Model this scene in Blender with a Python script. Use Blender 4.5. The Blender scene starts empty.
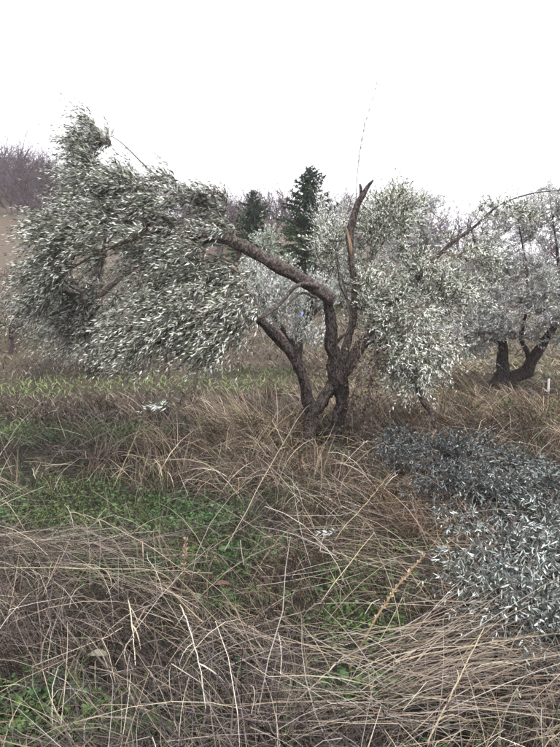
import bpy, math
import numpy as np
from mathutils import Vector

rng = np.random.default_rng(7)
R = math.radians
scene = bpy.context.scene
COL = scene.collection

# ------------------------------------------------------------------ camera
F_PX = 598.0                      # focal length in pixels of a 560 x 747 frame
CAM_Z = 1.5
PITCH = math.atan(38.5 / F_PX)
cam_d = bpy.data.cameras.new('camera')
cam_d.sensor_fit = 'VERTICAL'
cam_d.angle = 2 * math.atan(373.5 / F_PX)
cam_d.clip_start = 0.05
cam_d.clip_end = 2000
cam = bpy.data.objects.new('camera', cam_d)
COL.objects.link(cam)
cam.location = (0, 0, CAM_Z)
cam.rotation_euler = (R(90) - PITCH, 0, 0)
scene.camera = cam

# ------------------------------------------------------------------ sky and sun
SUN_EL, SUN_AZ = R(68), R(150)    # azimuth clockwise from +Y: high, behind the camera
w = bpy.data.worlds.new('World')
scene.world = w
w.use_nodes = True
nt = w.node_tree
bg = nt.nodes['Background']
sky = nt.nodes.new('ShaderNodeTexSky')
sky.sky_type = 'NISHITA'
sky.sun_disc = False
sky.sun_elevation = SUN_EL
sky.sun_rotation = SUN_AZ
sky.air_density = 1.0
sky.dust_density = 4.0
hsv = nt.nodes.new('ShaderNodeHueSaturation')
hsv.inputs['Saturation'].default_value = 0.12
mx = nt.nodes.new('ShaderNodeMix')
mx.data_type = 'RGBA'
mx.inputs[0].default_value = 0.6
mx.inputs[7].default_value = (8.7, 8.4, 9.0, 1)     # even cloud cover
nt.links.new(sky.outputs[0], hsv.inputs['Color'])
nt.links.new(hsv.outputs[0], mx.inputs[6])
nt.links.new(mx.outputs[2], bg.inputs['Color'])
bg.inputs['Strength'].default_value = 0.13
sun_d = bpy.data.lights.new('sun', 'SUN')
sun_d.energy = 1.5
sun_d.angle = R(14)
sun_d.color = (1.0, 0.97, 0.93)
sun = bpy.data.objects.new('sun', sun_d)
COL.objects.link(sun)
sd = Vector((math.sin(SUN_AZ) * math.cos(SUN_EL), math.cos(SUN_AZ) * math.cos(SUN_EL), math.sin(SUN_EL)))
sun.rotation_euler = sd.to_track_quat('Z', 'Y').to_euler()
vs = scene.view_settings
vs.view_transform = 'Standard'
vs.look = 'None'
vs.exposure = 1.25
vs.gamma = 1.0
vs.use_curve_mapping = False
scene.cycles.max_bounces = 5
scene.cycles.diffuse_bounces = 1

# ------------------------------------------------------------------ helpers
def P(px, py, Y):
    """point at forward distance Y seen at photo pixel px, py"""
    px = np.asarray(px, float); py = np.asarray(py, float); Y = np.asarray(Y, float)
    a = (px - 280) / F_PX; b = (373.5 - py) / F_PX
    c, s = math.cos(PITCH), math.sin(PITCH)
    fy = c + b * s
    fz = b * c - s
    return np.stack([a / fy * Y, Y + 0 * a, CAM_Z + fz / fy * Y], -1)

def _hash(i, j, seed):
    n = (i * 374761393 + j * 668265263 + seed * 974634613) & 0x7fffffff
    n = ((n ^ (n >> 13)) * 1274126177) & 0x7fffffff
    return ((n ^ (n >> 16)) & 0xffff) / 65535.0

def vnoise(x, y, seed=0):
    x = np.asarray(x, float); y = np.asarray(y, float)
    i = np.floor(x).astype(np.int64); j = np.floor(y).astype(np.int64)
    u = x - i; v = y - j
    u = u * u * (3 - 2 * u); v = v * v * (3 - 2 * v)
    a = _hash(i, j, seed); b = _hash(i + 1, j, seed); c = _hash(i, j + 1, seed); d = _hash(i + 1, j + 1, seed)
    return (a * (1 - u) + b * u) * (1 - v) + (c * (1 - u) + d * u) * v

def fbm(x, y, seed=0, o=3):
    t = 0; a = 0.5; f = 1.0
    for k in range(o):
        t = t + a * vnoise(x * f, y * f, seed + k * 17); a *= 0.5; f *= 2.1
    return t / (1 - 0.5 ** o)

def sstep(a, b, x):
    t = np.clip((x - a) / (b - a), 0, 1)
    return t * t * (3 - 2 * t)

def norm(v):
    return v / np.maximum(np.linalg.norm(v, axis=-1, keepdims=True), 1e-9)

def ground(x, y):
    x = np.asarray(x, float); y = np.asarray(y, float)
    yy = np.maximum(y, 0)
    p = 0.15 * (np.minimum(yy, 30) / 7) ** 2.2 + 0.25 * np.clip(yy - 30, 0, None)
    yr = 88.0
    p = np.where(yy > yr, 0.15 * (30 / 7) ** 2.2 + 0.25 * (yr - 30) - 0.12 * (yy - yr), p)
    p = p + 9.0 * np.exp(-((x + 46) / 20) ** 2 - ((y - 72) / 22) ** 2)
    p = p - 10.0 * sstep(4, 34, x) * sstep(30, 88, y)
    p = p + 0.7 * sstep(-3.5, -7.5, x) * sstep(13.0, 16.5, y) * sstep(26, 19, y)
    near = sstep(40, 12, y)
    p = p + near * (0.10 * (fbm(x * 0.7, y * 0.7, 3) - 0.5) + 0.05 * (fbm(x * 2.6, y * 2.6, 5) - 0.5))
    p = p + (1 - near) * 2.0 * (fbm(x * 0.06, y * 0.06, 9) - 0.5)
    return p

def G(px, py, dz=0.0):
    """ground point seen at a photo pixel"""
    Ys = np.concatenate([np.linspace(1.0, 20, 1200), np.linspace(20, 90, 700)])
    pts = P(np.full_like(Ys, px), np.full_like(Ys, py), Ys)
    below = pts[:, 2] <= ground(pts[:, 0], pts[:, 1]) + dz
    k = int(np.argmax(below)) if below.any() else len(Ys) - 1
    return pts[k]

def mesh(name, V, F, mats, base=None, parent=None, col=None, midx=None, smooth=False):
    """link one mesh object. F: (n,3) or (n,4) array or a list of such arrays."""
    Fs = F if isinstance(F, list) else [F]
    Fs = [np.asarray(f, np.int32) for f in Fs if len(f)]
    V = np.asarray(V, np.float32)
    if base is not None:
        V = V - np.asarray(base, np.float32)
    me = bpy.data.meshes.new(name)
    me.vertices.add(len(V)); me.vertices.foreach_set('co', V.ravel())
    nl = sum(f.size for f in Fs); nf = sum(len(f) for f in Fs)
    me.loops.add(nl); me.polygons.add(nf)
    me.loops.foreach_set('vertex_index', np.concatenate([f.ravel() for f in Fs]))
    tot = np.concatenate([np.full(len(f), f.shape[1], np.int32) for f in Fs])
    st = np.concatenate([[0], np.cumsum(tot)[:-1]]).astype(np.int32)
    me.polygons.foreach_set('loop_start', st)
    for m in (mats if isinstance(mats, (list, tuple)) else [mats]):
        me.materials.append(m)
    if midx is not None:
        me.polygons.foreach_set('material_index', np.asarray(midx, np.int32))
    if smooth is not False:
        me.polygons.foreach_set('use_smooth', np.full(nf, True) if smooth is True else np.asarray(smooth, bool))
    if col is not None:
        ca = me.color_attributes.new('Col', 'FLOAT_COLOR', 'POINT')
        c4 = np.ones((len(V), 4), np.float32); c4[:, :3] = col
        ca.data.foreach_set('color', c4.ravel())
    me.update(calc_edges=True)
    o = bpy.data.objects.new(name, me)
    COL.objects.link(o)
    if parent is not None:
        o.parent = parent
    elif base is not None:
        o.location = base
    return o

def tag(o, label=None, cat=None, group=None, kind=None):
    if label: o['label'] = label
    if cat: o['category'] = cat
    if group: o['group'] = group
    if kind: o['kind'] = kind
    return o

def thing(name, base, label, cat, group=None):
    e = bpy.data.objects.new(name, None)
    e.empty_display_size = 0.2
    e.location = base
    COL.objects.link(e)
    return tag(e, label, cat, group)

class Geo:
    """collects vertices and faces (all triangles or quads) with colours"""
    def __init__(s): s.V = []; s.T = []; s.Q = []; s.C = []; s.n = 0; s.TM = []; s.QM = []
    def add(s, V, T=None, Q=None, C=None, m=0):
        V = np.asarray(V, float).reshape(-1, 3)
        if T is not None and len(T):
            s.T.append(np.asarray(T) + s.n); s.TM.append(np.full(len(T), m))
        if Q is not None and len(Q):
            s.Q.append(np.asarray(Q) + s.n); s.QM.append(np.full(len(Q), m))
        s.V.append(V)
        C = np.ones(3) if C is None else np.asarray(C, float)
        s.C.append(np.broadcast_to(C, (len(V), 3)))
        s.n += len(V)
    def build(s, name, mats, base=None, parent=None, smooth_m=()):
        F = []; M = []
        if s.T: F.append(np.concatenate(s.T)); M.append(np.concatenate(s.TM))
        if s.Q: F.append(np.concatenate(s.Q)); M.append(np.concatenate(s.QM))
        M = np.concatenate(M)
        return mesh(name, np.concatenate(s.V), F, mats, base, parent, np.concatenate(s.C), M,
                    smooth=np.isin(M, list(smooth_m)))

def catmull(pts, step):
    pts = np.asarray(pts, float)
    out = []
    p = np.vstack([2 * pts[0] - pts[1], pts, 2 * pts[-1] - pts[-2]])
    for i in range(1, len(p) - 2):
        d = np.linalg.norm(p[i + 1, :3] - p[i, :3])
        n = max(2, int(math.ceil(d / step)))
        t = np.linspace(0, 1, n, endpoint=False)[:, None]
        a, b, c, e = p[i - 1], p[i], p[i + 1], p[i + 2]
        out.append(0.5 * (2 * b + (c - a) * t + (2 * a - 5 * b + 4 * c - e) * t ** 2 + (3 * b - a - 3 * c + e) * t ** 3))
    out.append(pts[-1:])
    return np.vstack(out)

def tube(geo, path, rad, sides=6, C=None, m=0, rough=0.0, seed=0, cap=True):
    path = np.asarray(path, float); rad = np.asarray(rad, float)
    n = len(path)
    tan = norm(np.gradient(path, axis=0))
    ref = np.array([0.31, 0.17, 0.93]) if abs(tan[0, 2]) < 0.8 else np.array([0.95, 0.2, 0.1])
    u = norm(np.cross(tan, ref)); v = np.cross(tan, u)
    th = np.linspace(0, 2 * math.pi, sides, endpoint=False)
    rr = np.repeat(rad[:, None], sides, 1)
    if rough > 0:
        s = np.cumsum(np.r_[0, np.linalg.norm(np.diff(path, axis=0), axis=1)])
        k = rough
        rr = rr * (1 + k * (0.55 * (vnoise(th[None] * 1.6 + s[:, None] * 1.3, s[:, None] * 3.0, seed) - 0.5)
                            + 0.55 * (vnoise(th[None] * 4.5, s[:, None] * 9.0 + th[None], seed + 3) - 0.5)
                            + 0.22 * np.sin(th[None] * 5 + 2.5 * s[:, None] + seed)
                            + 1.1 * (vnoise(th[None] * 4.2, s[:, None] * 7.0, seed + 5) - 0.5) + 0.6 * (vnoise(th[None] * 7, s[:, None] * 19.0, seed + 6) - 0.5)
                            + 0.3 * (vnoise(th[None] * 0.5 + 7, s[:, None] * 4.2, seed + 8) - 0.5)))
    V = path[:, None] + rr[..., None] * (np.cos(th)[None, :, None] * u[:, None] + np.sin(th)[None, :, None] * v[:, None])
    i = np.arange(n - 1)[:, None] * sides; j = np.arange(sides)[None]; j2 = (j + 1) % sides
    Q = np.stack([i + j, i + j2, i + sides + j2, i + sides + j], -1).reshape(-1, 4)
    V = V.reshape(-1, 3)
    T = None
    if cap:
        V = np.vstack([V, path[-1] + tan[-1] * rad[-1] * 0.4])
        k = (n - 1) * sides
        T = np.stack([k + np.arange(sides), k + (np.arange(sides) + 1) % sides, np.full(sides, n * sides)], -1)
    geo.add(V, T, Q, C, m)

# ------------------------------------------------------------------ materials
def mat(name, col=(0.2, 0.2, 0.2), rough=0.8, vcol=True, noise=0.0, nscale=8.0, bump=0.0, bscale=30.0, spec=0.3, col2=None, n2scale=3.0, stretch=None):
    m = bpy.data.materials.new(name); m.use_nodes = True
    n = m.node_tree.nodes; l = m.node_tree.links
    b = n['Principled BSDF']
    b.inputs['Roughness'].default_value = rough
    b.inputs['Specular IOR Level'].default_value = spec
    tc = n.new('ShaderNodeTexCoord')
    vec = tc.outputs['Object']
    if stretch:
        mp = n.new('ShaderNodeMapping'); mp.inputs['Scale'].default_value = stretch
        l.new(vec, mp.inputs[0]); vec = mp.outputs[0]
    rgb = n.new('ShaderNodeRGB'); rgb.outputs[0].default_value = (*col, 1)
    cur = rgb.outputs[0]
    def tex(sc, det=6):
        t = n.new('ShaderNodeTexNoise'); t.inputs['Scale'].default_value = sc; t.inputs['Detail'].default_value = det
        l.new(vec, t.inputs['Vector']); return t
    if col2 is not None:
        t = tex(n2scale); rmp = n.new('ShaderNodeMapRange')
        rmp.inputs[1].default_value = 0.4; rmp.inputs[2].default_value = 0.6
        l.new(t.outputs['Fac'], rmp.inputs[0])
        mm = n.new('ShaderNodeMix'); mm.data_type = 'RGBA'
        l.new(rmp.outputs[0], mm.inputs[0]); l.new(cur, mm.inputs[6]); mm.inputs[7].default_value = (*col2, 1)
        cur = mm.outputs[2]
    def mul(a, bsock):
        mm = n.new('ShaderNodeMix'); mm.data_type = 'RGBA'; mm.blend_type = 'MULTIPLY'; mm.inputs[0].default_value = 1
        l.new(a, mm.inputs[6]); l.new(bsock, mm.inputs[7]); return mm.outputs[2]
    if vcol:
        at = n.new('ShaderNodeAttribute'); at.attribute_name = 'Col'
        cur = mul(cur, at.outputs['Color'])
    if noise:
        t = tex(nscale); rmp = n.new('ShaderNodeMapRange')
        rmp.inputs[1].default_value = 0.25; rmp.inputs[2].default_value = 0.75
        rmp.inputs[3].default_value = 1 - noise; rmp.inputs[4].default_value = 1 + noise
        l.new(t.outputs['Fac'], rmp.inputs[0]); cur = mul(cur, rmp.outputs[0])
    l.new(cur, b.inputs['Base Color'])
    if bump:
        t = tex(bscale, 8); bp = n.new('ShaderNodeBump'); bp.inputs['Strength'].default_value = bump
        bp.inputs['Distance'].default_value = 0.02
        l.new(t.outputs['Fac'], bp.inputs['Height']); l.new(bp.outputs[0], b.inputs['Normal'])
    return m

def leaf_mat(name, top, under, rough=0.42, spec=0.5, trans=0.15):
    """two-sided leaf: green upper face, pale felted underside"""
    m = bpy.data.materials.new(name); m.use_nodes = True
    n = m.node_tree.nodes; l = m.node_tree.links
    b = n['Principled BSDF']; out = n['Material Output']
    g = n.new('ShaderNodeNewGeometry'); at = n.new('ShaderNodeAttribute'); at.attribute_name = 'Col'
    a = n.new('ShaderNodeMix'); a.data_type = 'RGBA'
    a.inputs[6].default_value = (*top, 1); a.inputs[7].default_value = (*under, 1)
    l.new(g.outputs['Backfacing'], a.inputs[0])
    mm = n.new('ShaderNodeMix'); mm.data_type = 'RGBA'; mm.blend_type = 'MULTIPLY'; mm.inputs[0].default_value = 1
    l.new(a.outputs[2], mm.inputs[6]); l.new(at.outputs['Color'], mm.inputs[7])
    l.new(mm.outputs[2], b.inputs['Base Color'])
    b.inputs['Roughness'].default_value = rough
    b.inputs['Specular IOR Level'].default_value = spec
    if trans:
        t = n.new('ShaderNodeBsdfTranslucent'); l.new(mm.outputs[2], t.inputs['Color'])
        ms = n.new('ShaderNodeMixShader'); ms.inputs[0].default_value = trans
        l.new(b.outputs[0], ms.inputs[1]); l.new(t.outputs[0], ms.inputs[2]); l.new(ms.outputs[0], out.inputs['Surface'])
    return m

M_soil = mat('soil_and_litter', (0.055, 0.042, 0.032), 0.95, False, 0.5, 14, 1.0, 40, 0.1, (0.10, 0.078, 0.055), 0.9)
M_bark = mat('olive_bark', (0.10, 0.083, 0.074), 0.95, True, 0.7, 70, 1.0, 80, 0.1, (0.034, 0.029, 0.027), 42, (1, 1, 0.55))
M_bark.node_tree.nodes['Bump'].inputs['Distance'].default_value = 0.05
M_twig = mat('twig_bark', (0.13, 0.105, 0.09), 0.85, True, 0.3, 30, 0, 30, 0.2)
M_wood = mat('torn_wood', (0.27, 0.195, 0.13), 0.8, True, 0.35, 40, 0.6, 60, 0.2, None, 3, (1, 1, 0.15))
M_leaf = leaf_mat('olive_leaf', (0.060, 0.075, 0.046), (0.56, 0.58, 0.53), .45, .45, .12)
M_leaf_pale = leaf_mat('olive_leaf_silver', (0.23, 0.245, 0.215), (0.72, 0.73, 0.70), .45, .45, .12)  # silver leaves, colour lifted further for the bloom of the bright sky
M_leaf_cut = leaf_mat('olive_leaf_wilting', (0.05, 0.062, 0.056), (0.38, 0.41, 0.39), .6, .3, .1)
M_dryleaf = leaf_mat('dead_leaf', (0.085, 0.066, 0.055), (0.15, 0.12, 0.10), 0.8, 0.2)
M_straw = mat('dry_grass_blade', (1, 1, 1), 0.7, True, 0, 8, 0, 30, 0.25)
M_green = leaf_mat('weed_leaf', (0.052, 0.116, 0.029), (0.078, 0.14, 0.048), 0.5, 0.4, 0.25)
M_needle = leaf_mat('conifer_needles', (0.024, 0.046, 0.026), (0.04, 0.068, 0.04), 0.6, 0.3, 0.05)
M_bare = mat('bare_twig_wood', (0.078, 0.060, 0.066), 0.9, True, 0.25, 3, 0, 30, 0.1)

# ------------------------------------------------------------------ ground sheet
def build_ground():
    gx = np.sinh(np.linspace(-4.6, 4.6, 200)) * 6.0
    t = np.linspace(0, 1, 230)
    gy = -8 + 8 * (t / 0.12) * (t < 0.12) + (t >= 0.12) * (8 + 500 * np.clip((t - 0.12) / 0.88, 0, 1) ** 3.6 + 14 * np.clip((t - 0.12) / 0.88, 0, 1))
    X, Y = np.meshgrid(gx, gy)
    V = np.stack([X, Y, ground(X, Y)], -1).reshape(-1, 3)
    nx, ny = len(gx), len(gy)
    i = np.arange(ny - 1)[:, None] * nx; j = np.arange(nx - 1)[None]
    Q = np.stack([i + j, i + j + 1, i + nx + j + 1, i + nx + j], -1).reshape(-1, 4)
    # hill pasture and meadow colours by place
    m = bpy.data.materials.new('meadow_ground'); m.use_nodes = True
    n = m.node_tree.nodes; l = m.node_tree.links; b = n['Principled BSDF']
    b.inputs['Roughness'].default_value = 0.95; b.inputs['Specular IOR Level'].default_value = 0.1
    tc = n.new('ShaderNodeTexCoord')
    def ramp(scale, lo, hi, det=7):
        t = n.new('ShaderNodeTexNoise'); t.inputs['Scale'].default_value = scale; t.inputs['Detail'].default_value = det
        l.new(tc.outputs['Object'], t.inputs['Vector'])
        r = n.new('ShaderNodeMapRange'); r.inputs[1].default_value = lo; r.inputs[2].default_value = hi
        l.new(t.outputs['Fac'], r.inputs[0]); return t, r
    def mix(f, a, c):
        k = n.new('ShaderNodeMix'); k.data_type = 'RGBA'; l.new(f, k.inputs[0])
        for s, v in ((6, a), (7, c)):
            if isinstance(v, tuple): k.inputs[s].default_value = (*v, 1)
            else: l.new(v, k.inputs[s])
        return k.outputs[2]
    _, r1 = ramp(0.9, 0.42, 0.6); t2, r2 = ramp(18, 0.35, 0.65); _, r3 = ramp(0.35, 0.45, 0.6)
    near = mix(r2.outputs[0], mix(r1.outputs[0], (0.016, 0.013, 0.011), (0.034, 0.027, 0.022)), (0.022, 0.020, 0.015))
    far = mix(r2.outputs[0], mix(r3.outputs[0], (0.085, 0.065, 0.052), (0.07, 0.07, 0.042)), (0.11, 0.085, 0.065))
    sep = n.new('ShaderNodeSeparateXYZ'); l.new(tc.outputs['Object'], sep.inputs[0])
    d = n.new('ShaderNodeMapRange'); d.inputs[1].default_value = 8; d.inputs[2].default_value = 18
    l.new(sep.outputs['Y'], d.inputs[0])
    l.new(mix(d.outputs[0], near, far), b.inputs['Base Color'])
    bp = n.new('ShaderNodeBump'); bp.inputs['Strength'].default_value = 0.9; bp.inputs['Distance'].default_value = 0.04
    l.new(t2.outputs['Fac'], bp.inputs['Height']); l.new(bp.outputs[0], b.inputs['Normal'])
    o = mesh('ground', V, Q, m, smooth=True)
    tag(o, 'sloping meadow ground rising to the wooded hillside', None, None, 'structure')
build_ground()

# ------------------------------------------------------------------ foliage
def leaves(geo, base, d, nrm, ln, wd, col, m=1, curl=0.25, fold=0.25, simple=False):
    """lance-shaped leaves: four triangles each, bent along the midrib"""
    N = len(base)
    d = norm(d); s = norm(np.cross(d, nrm)); nn = np.cross(s, d)
    ln = np.asarray(ln)[:, None]; wd = np.asarray(wd)[:, None]
    cu = (curl * (rng.random((N, 1)) * 1.6 - 0.4)) * ln
    def pt(t, sd, w):
        return base + d * ln * t + s * (sd * w) * wd - nn * cu * t * t + nn * abs(sd) * fold * wd * 0.5
    if simple:                                    # far leaves: two triangles folded on the midrib
        V = np.stack([pt(0, 0, 0), pt(.45, -.5, 1.15), pt(.45, .5, 1.15), pt(1, 0, 0)], 1)
        k = np.arange(N)[:, None] * 4
        T = np.stack([k + [0, 2, 3], k + [0, 3, 1]], 1).reshape(-1, 3)
        geo.add(V.reshape(-1, 3), T, None, np.repeat(col, 4, 0), m)
        return
    V = np.stack([pt(0, 0, 0), pt(.32, -.5, 1), pt(.32, .5, 1), pt(.70, -.5, .78), pt(.70, .5, .78), pt(1, 0, 0)], 1)
    k = np.arange(N)[:, None] * 6
    T = np.stack([k + [0, 2, 1], k + [1, 2, 4], k + [1, 4, 3], k + [3, 4, 5]], 1).reshape(-1, 3)
    geo.add(V.reshape(-1, 3), T, None, np.repeat(col, 6, 0), m)

def rvec(n):
    return norm(rng.normal(size=(n, 3)))

def shoots(geo, base, d0, L, bend, pairs=11, leaf=0.065, lw=0.2, wind=(0, 0, 0), windk=0.5, spread=0.9,
           tint=(1, 1, 1), tvar=0.28, stem_r=0.0022, topup=0.6, m_leaf=1, m_stem=0, simple=False):
    """many leafy shoots at once: thin stems with opposite pairs of leaves"""
    S = len(base)
    if S == 0: return
    d0 = norm(d0); L = np.asarray(L).reshape(-1, 1); bend = np.broadcast_to(bend, (S, 3))
    wind = np.asarray(wind, float)
    # stems, three sides
    tt = np.linspace(0, 1, 4)
    pth = base[:, None] + d0[:, None] * (L[:, None] * tt[None, :, None]) + bend[:, None] * (L[:, None] * tt[None, :, None] ** 2)
    u = norm(np.cross(d0, rvec(S))); v = np.cross(d0, u)
    an = np.array([0, 2.094, 4.189])
    rr = stem_r * (1.25 - 0.95 * tt)
    ring = (np.cos(an)[None, :, None] * u[:, None] + np.sin(an)[None, :, None] * v[:, None])
    V = pth[:, :, None] + rr[None, :, None, None] * ring[:, None]
    k = np.arange(S)[:, None, None] * 12; i = np.arange(3)[None, :, None] * 3; j = np.arange(3)[None, None]; j2 = (j + 1) % 3
    Q = np.stack([k + i + j, k + i + j2, k + i + 3 + j2, k + i + 3 + j], -1).reshape(-1, 4)
    geo.add(V.reshape(-1, 3), None, Q, np.array(tint) * 1.0, m_stem)
    tone = rng.uniform(.72, 1.3, (S, 1, 1)) * (1 + .03 * rng.normal(size=(S, 1, 3)))
    # leaves
    t = (np.arange(pairs) + 0.8) / pairs
    t = np.clip(t[None] + rng.normal(0, 0.02, (S, pairs)), 0.04, 1)
    pos = base[:, None] + d0[:, None] * (L[..., None] * t[..., None]) + bend[:, None] * (L[..., None] * t[..., None] ** 2)
    tan = norm(d0[:, None] + 2 * bend[:, None] * t[..., None])
    u2 = norm(np.cross(tan, (u + 0.01)[:, None])); v2 = np.cross(tan, u2)
    ph = (np.arange(pairs) % 2)[None] * (math.pi / 2) + rng.normal(0, 0.35, (S, pairs))
    per = np.cos(ph)[..., None] * u2 + np.sin(ph)[..., None] * v2
    for sgn in (1, -1):
        sp = spread * (0.6 + 0.8 * rng.random((S, pairs)))[..., None]
        d = norm(tan + sgn * per * sp * (1.1 - 0.5 * t[..., None]) + wind * windk + 0.25 * rng.normal(size=(S, pairs, 3)))
        keep = rng.random((S, pairs)) < 0.9
        n_up = np.where(rng.random((S, pairs, 1)) < topup, 1.0, -1.0) * np.array([0, 0, 1.0]) + 0.75 * rng.normal(size=(S, pairs, 3))
        ln = leaf * (1.05 - 0.45 * t ** 2) * (0.7 + 0.5 * rng.random((S, pairs)))
        cv = (1 + tvar * rng.normal(size=(S, pairs, 1))).clip(0.35, 1.8) * (1 + 0.02 * rng.normal(size=(S, pairs, 3)))
        cv = cv * np.array(tint) * tone
        K = keep.ravel()
        leaves(geo, pos.reshape(-1, 3)[K], d.reshape(-1, 3)[K], n_up.reshape(-1, 3)[K], ln.ravel()[K],
               (ln * lw * (0.8 + 0.4 * rng.random((S, pairs)))).ravel()[K], cv.reshape(-1, 3)[K].clip(0.1, 2), m_leaf, simple=simple)

def blob_points(b):
    """points inside an ellipsoid given by photo pixel, distance, pixel radii, depth radius"""
    px, py, Y, rx, ry, rd, n = b[:7]
    m = int(n * 2.0) + 3
    q = rng.normal(size=(m, 3)); q = norm(q) * (rng.random((m, 1)) ** (1 / 2.2))
    p = P(px, py, Y) + q * np.array([rx / F_PX * Y, rd, ry / F_PX * Y])
    k = 2.6                                  # sprays gather in clumps with gaps between
    v = fbm(p[:, 0] * k + p[:, 1] * k * .6, p[:, 2] * k - p[:, 1] * k * .5, 77, 2) + .10 * rng.random(m)
    return p[np.argsort(-v)[:n]]

def grow(skel, targets, step=0.10, jit=0.03, sag=0.0):
    """connect every target point to the nearest wood already grown; returns branches and node data"""
    pos = [np.asarray(p) for p in skel]; par = [-1] * len(pos)
    ns = len(pos)
    d = np.min(np.linalg.norm(targets[:, None] - np.array(pos)[None], axis=2), axis=1)
    paths = []
    arr = np.zeros((ns + len(targets) * 40, 3)); arr[:ns] = pos; cnt = ns
    for i in np.argsort(d):
        tpt = targets[i]
        dd = np.linalg.norm(arr[:cnt] - tpt, axis=1)
        k = int(np.argmin(dd)); D = dd[k]
        n = min(39, max(2, int(D / step)))
        t = np.linspace(0, 1, n + 1)[1:, None]
        a = arr[k]
        mid = (a + tpt) / 2 + rng.normal(0, 0.12, 3) * D + np.array([0, 0, 0.12 + sag]) * D
        pp = (1 - t) ** 2 * a + 2 * t * (1 - t) * mid + t * t * tpt + rng.normal(0, jit, (n, 3)) * 0.35
        ids = []
        last = k
        for q in pp:
            arr[cnt] = q; par.append(last); last = cnt; ids.append(cnt); cnt += 1
        paths.append((k, ids))
    weight = np.ones(cnt) * 0.0
    for k, ids in paths: weight[ids[-1]] += 1
    for i in range(cnt - 1, ns - 1, -1): weight[par[i]] += weight[i]
    return arr[:cnt], paths, weight, ns

def crown(geo, skel, blobs, step=0.10, per=5, L=(0.22, 0.5), d=(0, 0, 1), dk=0.6, rk=0.7, bend=(0, 0, -0.2), pairs=11,
          leaf=0.065, lw=0.2, wind=(0, 0, 0), windk=0.4, tint=(1, 1, 1), twig_r=0.0035, topup=0.6, inner=0.35, rmax=0.03, tvar=0.28, spread=0.9, dens=1.0, simple=False):
    blobs = [(*b[:6], int(b[6] * dens), *b[7:]) for b in blobs]
    tg = np.vstack([blob_points(b) for b in blobs])
    bd = np.vstack([np.broadcast_to(b[7] if len(b) > 7 else d, (b[6], 3)) for b in blobs])
    arr, paths, wt, ns = grow(skel, tg, step)
    bases = []; dirs = []; 
    # directions follow the nearest blob's own direction
    order = np.argsort(np.min(np.linalg.norm(tg[:, None] - np.asarray(skel)[None], axis=2), axis=1))
    for (k, ids), ti in zip(paths, order):
        pts = arr[[k] + ids]
        rad = np.minimum(twig_r * np.maximum(wt[ids], 1) ** 0.5, rmax)
        rad = np.r_[rad[0], rad]
        tube(geo, pts, rad, 5 if rad[0] > 0.008 else 4, np.array([1, 1, 1]) * (0.8 + 0.4 * rng.random()), 0, cap=False)
        pd = norm(pts[-1] - pts[-2])
        bases.append(np.repeat(pts[-1:], per, 0)); dirs.append(norm(np.tile(pd * 0.5 + np.array(bd[ti]) * dk, (per, 1))) + rk * rvec(per))
        ni = rng.binomial(len(ids), inner)
        if ni:
            sel = rng.integers(0, len(ids), ni)
            bases.append(arr[np.array(ids)[sel]]); dirs.append(norm(np.tile(pd * 0.4 + np.array(bd[ti]) * dk, (ni, 1))) + (rk + 0.3) * rvec(ni))
    B = np.vstack(bases); D = np.vstack(dirs)
    ln = rng.uniform(L[0], L[1], len(B))
    shoots(geo, B, D, ln, np.array(bend) + 0.15 * rng.normal(size=(len(B), 3)), pairs, leaf, lw, wind, windk, spread, tint, tvar, topup=topup, simple=simple)

def limb_path(pts, step=0.05):
    """pts: (px, py, Y, radius) -> path, radii"""
    a = np.array([[*P(p[0], p[1], p[2]), p[3]] for p in pts])
    c = catmull(a, step)
    return c[:, :3], np.maximum(c[:, 3], 0.002)

def limb(name, pts, base, parent, sides=14, rough=0.22, seed=0, mats=None, step=0.035, tintc=1.0, wobk=.7, foot=False):
    g = Geo(); p, r = limb_path(pts, step)
    if foot:                                      # flare down into the soil
        z1 = float(ground(p[0, 0], p[0, 1])) - .12
        k = np.linspace(0, 1, max(3, int((p[0, 2] - z1) / step)), endpoint=False)[:, None]
        p = np.vstack([p[0] * k + np.array([p[0, 0], p[0, 1], z1]) * (1 - k), p]) if p[0, 2] > z1 else p
        r = np.r_[r[0] * (1 + .3 * (1 - k[:, 0]) ** 2), r] if len(p) > len(r) else r
    wob = np.stack([vnoise(np.arange(len(p)) * 0.13, np.full(len(p), seed + k * 3.3), 40 + k) - 0.5 for k in range(3)], 1)
    p = p + wob * r[:, None] * wobk
    tube(g, p, r, sides, np.ones(3) * tintc, 0, rough, seed)
    o = g.build(name, mats or M_bark, base, parent, smooth_m=(0,))
    return o, p

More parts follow.
